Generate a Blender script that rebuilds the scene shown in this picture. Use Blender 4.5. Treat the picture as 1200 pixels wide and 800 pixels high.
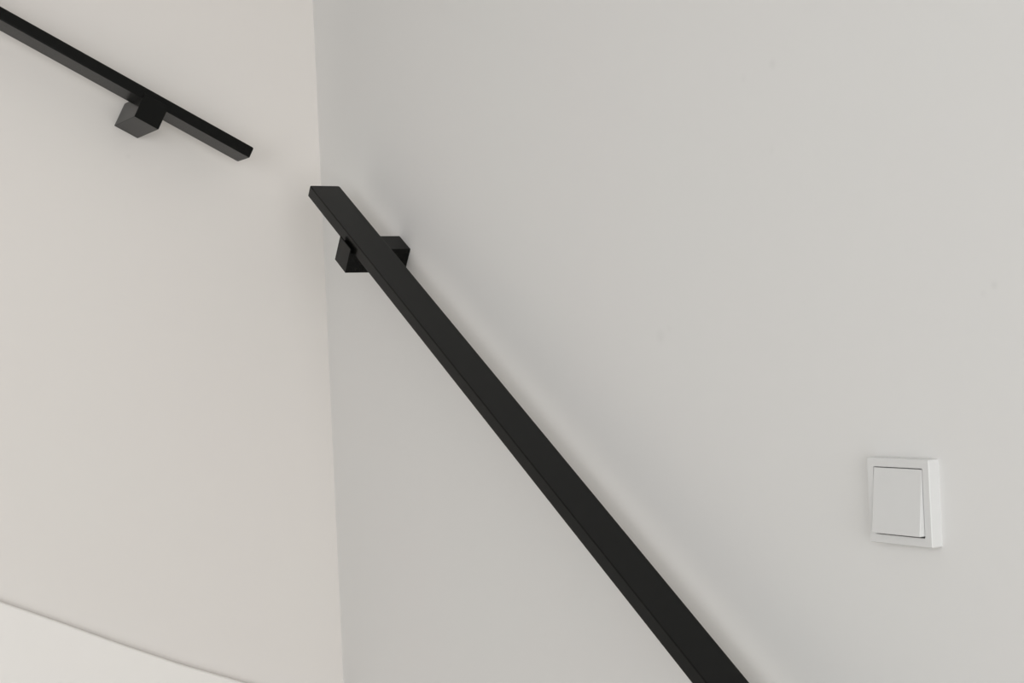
import bpy, bmesh, math
from mathutils import Vector, Matrix, Euler

for o in list(bpy.data.objects):
    bpy.data.objects.remove(o)
S = bpy.context.scene
COL = S.collection
H = 2.6                      # eye height above the lower floor; the corner of the two walls is x = y = 0

# ------------------------------------------------------------------ camera
cam_d = bpy.data.cameras.new('camera')
cam = bpy.data.objects.new('camera', cam_d)
COL.objects.link(cam)
cam_d.sensor_width = 36.0
cam_d.lens = 1916.4 / 1200 * 36.0
cam_d.clip_start = 0.05
yaw, pitch, roll = 0.54146, 0.00692, 0.04584
F = Vector((math.sin(yaw) * math.cos(pitch), math.cos(yaw) * math.cos(pitch), math.sin(pitch)))
r0 = Vector((math.cos(yaw), -math.sin(yaw), 0))
u0 = r0.cross(F)
r2 = math.cos(roll) * r0 - math.sin(roll) * u0
u2 = math.sin(roll) * r0 + math.cos(roll) * u0
cam.matrix_world = Matrix(((r2.x, u2.x, -F.x, -1.09271), (r2.y, u2.y, -F.y, -2.3853), (r2.z, u2.z, -F.z, H), (0, 0, 0, 1)))
S.camera = cam

# ------------------------------------------------------------------ world and lights
W = bpy.data.worlds.new('world')
S.world = W
W.use_nodes = True
W.node_tree.nodes['Background'].inputs[0].default_value = (0.95, 0.98, 1.0, 1)
W.node_tree.nodes['Background'].inputs[1].default_value = 0.16


def area(name, loc, target, sx, sy, power, color):
    d = bpy.data.lights.new(name, 'AREA')
    d.shape = 'RECTANGLE'
    d.size, d.size_y = sx, sy
    d.energy = power
    d.color = color
    o = bpy.data.objects.new(name, d)
    COL.objects.link(o)
    o.location = loc
    o.rotation_euler = (Vector(target) - Vector(loc)).to_track_quat('-Z', 'Y').to_euler()
    return o


# daylight: unseen window behind viewer as two lamps; side fill added to brighten walls
area('window_light_upper', (-1.0, -5.0, H + 0.6), (-0.3, 0, H), 2.6, 2.2, 18, (1.0, 0.99, 0.975))
area('window_light_lower', (-1.6, -5.0, H - 0.4), (-0.3, 0, H), 2.6, 2.2, 62, (1.0, 0.99, 0.975))
area('side_fill_light', (-3.2, -3.0, H + 0.4), (0, -0.9, H), 2.2, 2.0, 40, (1.0, 1.0, 1.0))  # added fill from the side, no real source there

S.view_settings.view_transform = 'Standard'
S.view_settings.look = 'None'
S.view_settings.exposure = -0.08
S.view_settings.gamma = 1.0
S.view_settings.use_curve_mapping = False
# ------------------------------------------------------------------ materials


def mat(name, col, rough, spec=0.5, noise=None, bump=None):
    m = bpy.data.materials.new(name)
    m.use_nodes = True
    nt = m.node_tree
    b = nt.nodes['Principled BSDF']
    b.inputs['Base Color'].default_value = (*col, 1)
    b.inputs['Roughness'].default_value = rough
    b.inputs['Specular IOR Level'].default_value = spec
    tc = nt.nodes.new('ShaderNodeTexCoord')
    if noise:
        sc, col2, lo, hi = noise
        n = nt.nodes.new('ShaderNodeTexNoise')
        n.inputs['Scale'].default_value = sc
        n.inputs['Detail'].default_value = 3
        nt.links.new(tc.outputs['Object'], n.inputs['Vector'])
        r = nt.nodes.new('ShaderNodeValToRGB')
        r.color_ramp.elements[0].position = lo
        r.color_ramp.elements[1].position = hi
        r.color_ramp.elements[0].color = (*col, 1)
        r.color_ramp.elements[1].color = (*col2, 1)
        nt.links.new(n.outputs['Fac'], r.inputs['Fac'])
        nt.links.new(r.outputs['Color'], b.inputs['Base Color'])
    if bump:
        sc, st, dist = bump
        n = nt.nodes.new('ShaderNodeTexNoise')
        n.inputs['Scale'].default_value = sc
        n.inputs['Detail'].default_value = 4
        nt.links.new(tc.outputs['Object'], n.inputs['Vector'])
        bp = nt.nodes.new('ShaderNodeBump')
        bp.inputs['Strength'].default_value = st
        bp.inputs['Distance'].default_value = dist
        nt.links.new(n.outputs['Fac'], bp.inputs['Height'])
        nt.links.new(bp.outputs['Normal'], b.inputs['Normal'])
    return m


def add_marks(m, marks):
    """faint rubbed marks on the paint: small soft spots at fixed places on the wall"""
    nt = m.node_tree
    b = nt.nodes['Principled BSDF']
    src = b.inputs['Base Color'].links[0].from_socket
    geo = nt.nodes.new('ShaderNodeNewGeometry')
    for p, rad, amt in marks:
        d = nt.nodes.new('ShaderNodeVectorMath')
        d.operation = 'DISTANCE'
        nt.links.new(geo.outputs['Position'], d.inputs[0])
        d.inputs[1].default_value = p
        mr = nt.nodes.new('ShaderNodeMapRange')
        mr.interpolation_type = 'SMOOTHSTEP'
        mr.inputs['From Min'].default_value = 0
        mr.inputs['From Max'].default_value = rad
        mr.inputs['To Min'].default_value = amt
        mr.inputs['To Max'].default_value = 0
        nt.links.new(d.outputs['Value'], mr.inputs['Value'])
        mx = nt.nodes.new('ShaderNodeMix')
        mx.data_type = 'RGBA'
        nt.links.new(mr.outputs['Result'], mx.inputs['Factor'])
        nt.links.new(src, mx.inputs['A'])
        mx.inputs['B'].default_value = (0.45, 0.45, 0.44, 1)
        src = mx.outputs['Result']
    nt.links.new(src, b.inputs['Base Color'])


M_WL = mat('paint_white_warm_light', (0.80, 0.776, 0.745), 0.75, 0.25, (2.3, (0.80, 0.770, 0.742), 0.35, 0.65), (420, 0.10, 0.0006))  # same paint on both walls; warm bounce light is mixed into this tint
M_WR = mat('paint_white_cool_light', (0.812, 0.812, 0.799), 0.75, 0.25, (2.3, (0.815, 0.807, 0.797), 0.35, 0.65), (420, 0.10, 0.0006))  # the same wall paint, tinted for the cooler light on the right
M_STR = mat('stringer_paint', (0.89, 0.875, 0.845), 0.6, 0.3, (3, (0.89, 0.87, 0.845), 0.4, 0.6), (300, 0.05, 0.0005))
M_BLK = mat('black_powder_coat', (0.0035, 0.0038, 0.0034), 0.24, 0.13, (900, (0.0055, 0.0058, 0.0052), 0.4, 0.6), (1500, 0.25, 0.0002))
M_PLA = mat('white_switch_plastic', (0.745, 0.75, 0.745), 0.35, 0.4, (40, (0.75, 0.755, 0.75), 0.4, 0.6))
M_GAP = mat('switch_gap_shade', (0.05, 0.05, 0.05), 0.6, 0.3, (40, (0.04, 0.04, 0.04), 0.4, 0.6))  # insert darkened to stand in for shade in the rocker gap
M_FLR = mat('floor_boards', (0.66, 0.60, 0.51), 0.5, 0.4, (4, (0.60, 0.53, 0.43), 0.3, 0.7), (60, 0.1, 0.001))
add_marks(M_WR, [((0.0, -1.1060, H + 0.2808), 0.008, 0.1),
                 ((0.0, -1.0591, H + 0.2739), 0.007, 0.05),
                 ((0.0, -1.0984, H + 0.1941), 0.006, 0.05),
                 ((0.0, -1.3847, H + 0.0395), 0.006, 0.12),
                 ((0.0, -1.3716, H + 0.0328), 0.005, 0.06),
                 ((0.0, -0.8931, H + 0.0108), 0.012, 0.09),
                 ((0.0, -0.9098, H + 0.0189), 0.006, 0.05)])

add_marks(M_WL, [((-0.3134, 0.0, H + 0.3202), 0.006, 0.08)])

# ------------------------------------------------------------------ mesh helpers


def link(name, bm, m, parent=None, smooth=False):
    bmesh.ops.recalc_face_normals(bm, faces=bm.faces)
    me = bpy.data.meshes.new(name)
    bm.to_mesh(me)
    bm.free()
    me.materials.append(m)
    if smooth:
        for p in me.polygons:
            p.use_smooth = True
        me.set_sharp_from_angle(angle=math.radians(32))
    o = bpy.data.objects.new(name, me)
    COL.objects.link(o)
    if parent:
        o.parent = parent
    return o


def prism(bm, pts, axis, a, b):
    """closed polygon pts extruded from a to b along the named axis ('u': x, 'y', 'z')"""
    def P(p, t):
        if axis == 'x':
            return (t, p[0], p[1])
        if axis == 'y':
            return (p[0], t, p[1])
        return (p[0], p[1], t)
    lo = [bm.verts.new(P(p, a)) for p in pts]
    hi = [bm.verts.new(P(p, b)) for p in pts]
    n = len(pts)
    bm.faces.new(lo)
    bm.faces.new(list(reversed(hi)))
    for i in range(n):
        bm.faces.new((lo[i], lo[(i + 1) % n], hi[(i + 1) % n], hi[i]))
    return lo + hi


def box(bm, x0, x1, y0, y1, z0, z1):
    return prism(bm, [(x0, y0), (x1, y0), (x1, y1), (x0, y1)], 'z', z0, z1)


def bevel(bm, w, seg=3, ang=30):
    bmesh.ops.recalc_face_normals(bm, faces=bm.faces)
    bm.normal_update()
    es = [e for e in bm.edges if len(e.link_faces) == 2 and e.calc_face_angle() > math.radians(ang)]
    bmesh.ops.bevel(bm, geom=es, offset=w, offset_type='OFFSET', segments=seg, profile=0.5, affect='EDGES', clamp_overlap=True)


def structure(o):
    o['kind'] = 'structure'
    return o


# ------------------------------------------------------------------ the setting
TOP = H + 0.98
bm = bmesh.new(); box(bm, -3.6, 0.15, 0, 0.15, 0, TOP)
structure(link('wall_left', bm, M_WL))
bm = bmesh.new(); box(bm, 0, 0.15, -4.6, 0, 0, TOP)
structure(link('wall_right', bm, M_WR))
bm = bmesh.new(); box(bm, -3.6, 0.15, -4.6, 0.15, -0.12, 0)
structure(link('floor', bm, M_FLR))

bm = bmesh.new(); box(bm, -2.6, 0.15, -2.4, 0.15, TOP, TOP + 0.2)
structure(link('shade_ceiling', bm, M_WR))  # unseen slab, added and set low to shade the tops of the walls

# plastered stringers that follow the stairs on both walls
ST = 0.026
top_l = [(-2.9, 0.935), (-2.2, 0.565), (-1.5, 0.21), (-0.9, -0.085 - 0.035), (-0.5327, -0.3186), (-0.4497, -0.3582), (-0.3636, -0.4005), (-0.2741, -0.4425), (-0.1674, -0.487), (0.0, -0.556)]
pts = [(x, z + H) for x, z in top_l]
pts += [(x, z + H - 0.62) for x, z in ((0.0, -0.556), (-2.9, 0.935))]
bm = bmesh.new(); prism(bm, pts, 'y', -ST, 0.0)
bevel(bm, 0.004, 3, 40)
structure(link('trim_1', bm, M_STR))
pts = [(-ST, H - 0.556), (-2.85, H - 0.556 - 1.87), (-2.85, 0.0), (-1.9, 0.0), (-ST, H - 0.556 - 0.62)]
bm = bmesh.new(); prism(bm, pts, 'x', -ST, 0.0)
bevel(bm, 0.004, 3, 40)
structure(link('trim_2', bm, M_STR))

# ------------------------------------------------------------------ handrails
BW, BT, GAP = 0.0488, 0.0170, 0.0411          # bar width, thickness, distance from the wall
KW, KH, LIP = 0.0394, 0.0382, 0.0068          # bracket block
VF = GAP + BW + 0.0056


def rail_bar(length):
    """local axes: x downhill along the bar, y out of the wall, z square to the bar; the downhill/uphill end is x = 0"""
    bm = bmesh.new()
    a, b = (0, length) if length > 0 else (length, 0)
    rr, pts = 0.0032, []
    for cx, cy, a0 in ((b - rr, GAP + BW - rr, 0), (a + rr, GAP + BW - rr, 90), (a + rr, GAP + rr, 180), (b - rr, GAP + rr, 270)):
        for i in range(5):
            t = math.radians(a0 + 22.5 * i)
            pts.append((cx + rr * math.cos(t), cy + rr * math.sin(t)))
    prism(bm, pts, 'z', 0, BT)
    bevel(bm, 0.0014, 3, 60)
    return bm


def bracket(u):
    bm = bmesh.new()
    g = 0.0034
    prof = [(0, LIP - KH), (VF, LIP - KH), (VF, LIP), (GAP + BW + g, LIP), (GAP + BW + g, 0), (GAP - 0.001, 0), (GAP - 0.001, LIP), (0, LIP)]
    prism(bm, prof, 'x', u - KW / 2, u + KW / 2)
    bevel(bm, 0.0007, 2, 40)
    return bm


def handrail(label, base, frame, length, u_list):
    root = bpy.data.objects.new('handrail', None)
    COL.objects.link(root)
    root.matrix_world = Matrix.Translation(base) @ frame.to_4x4()
    root['label'] = label
    root['category'] = 'handrail'
    link('bar', rail_bar(length), M_BLK, root)
    for u in u_list:
        link('wall_bracket', bracket(u), M_BLK, root)
    return root


aL, zL, eL = 0.47292, 0.30986, -0.15552
c, s = math.cos(aL), math.sin(aL)
fr = Matrix(((c, 0, s), (0, -1, 0), (-s, 0, c)))
handrail('upper black flat-bar handrail on the left wall, its lower end short of the corner', Vector((eL, 0, H + zL)), fr, -2.4, [-0.16305, -1.2, -2.2])
aR, zR, eR = 0.58442, 0.24796, -0.1462
c, s = math.cos(aR), math.sin(aR)
fr = Matrix(((0, -1, 0), (-c, 0, -s), (-s, 0, c)))
handrail('long black flat-bar handrail descending the right wall beside the light switch', Vector((0, eR, H + zR)), fr, 2.9, [0.15755, 1.5, 2.7])

# ------------------------------------------------------------------ light switch
sy, sz, sd = -1.30908, -0.19391, 0.01251
sw = bpy.data.objects.new('light_switch', None)
COL.objects.link(sw)
# local: x along the wall away from the corner, y out of the wall, z up; origin at the plate's centre on the wall
sw.matrix_world = Matrix.Translation((0, sy + 0.04, H + sz + 0.04)) @ Matrix(((0, -1, 0), (-1, 0, 0), (0, 0, 1))).to_4x4()
sw['label'] = 'square white rocker light switch on the right wall, to the right of the long handrail'
sw['category'] = 'switch'


def rrect(h, r, n=4):
    out = []
    for cx, cz, a0 in ((h - r, h - r, 0), (-h + r, h - r, 90), (-h + r, -h + r, 180), (h - r, -h + r, 270)):
        for i in range(n + 1):
            a = math.radians(a0 + 90 * i / n)
            out.append((cx + r * math.cos(a), cz + r * math.sin(a)))
    return out


bm = bmesh.new()
outer, inner = rrect(0.04, 0.0012), rrect(0.0318, 0.0012)
rings = []
for pts, ys in ((outer, 0.0), (outer, sd - 0.0008)):
    rings.append([bm.verts.new((p[0], ys, p[1])) for p in pts])
k = (0.04 - 0.0007) / 0.04
rings.append([bm.verts.new((p[0] * k, sd, p[1] * k)) for p in outer])
rings.append([bm.verts.new((p[0], sd, p[1])) for p in inner])
rings.append([bm.verts.new((p[0], 0.003, p[1])) for p in inner])
n = len(outer)
for a, b in zip(rings, rings[1:]):
    for i in range(n):
        bm.faces.new((a[i], a[(i + 1) % n], b[(i + 1) % n], b[i]))
link('cover_frame', bm, M_PLA, sw)
bm = bmesh.new()
box(bm, -0.0317, 0.0317, 0.001, 0.0035, -0.0317, 0.0317)
link('insert', bm, M_GAP, sw)
bm = bmesh.new()
a = 0.0309
prism(bm, [(0.005, -0.0300), (sd + 0.0062, -0.0300), (sd - 0.0002, a), (0.005, a)], 'x', -a, a)
bevel(bm, 0.0005, 2, 40)
link('rocker', bm, M_PLA, sw)
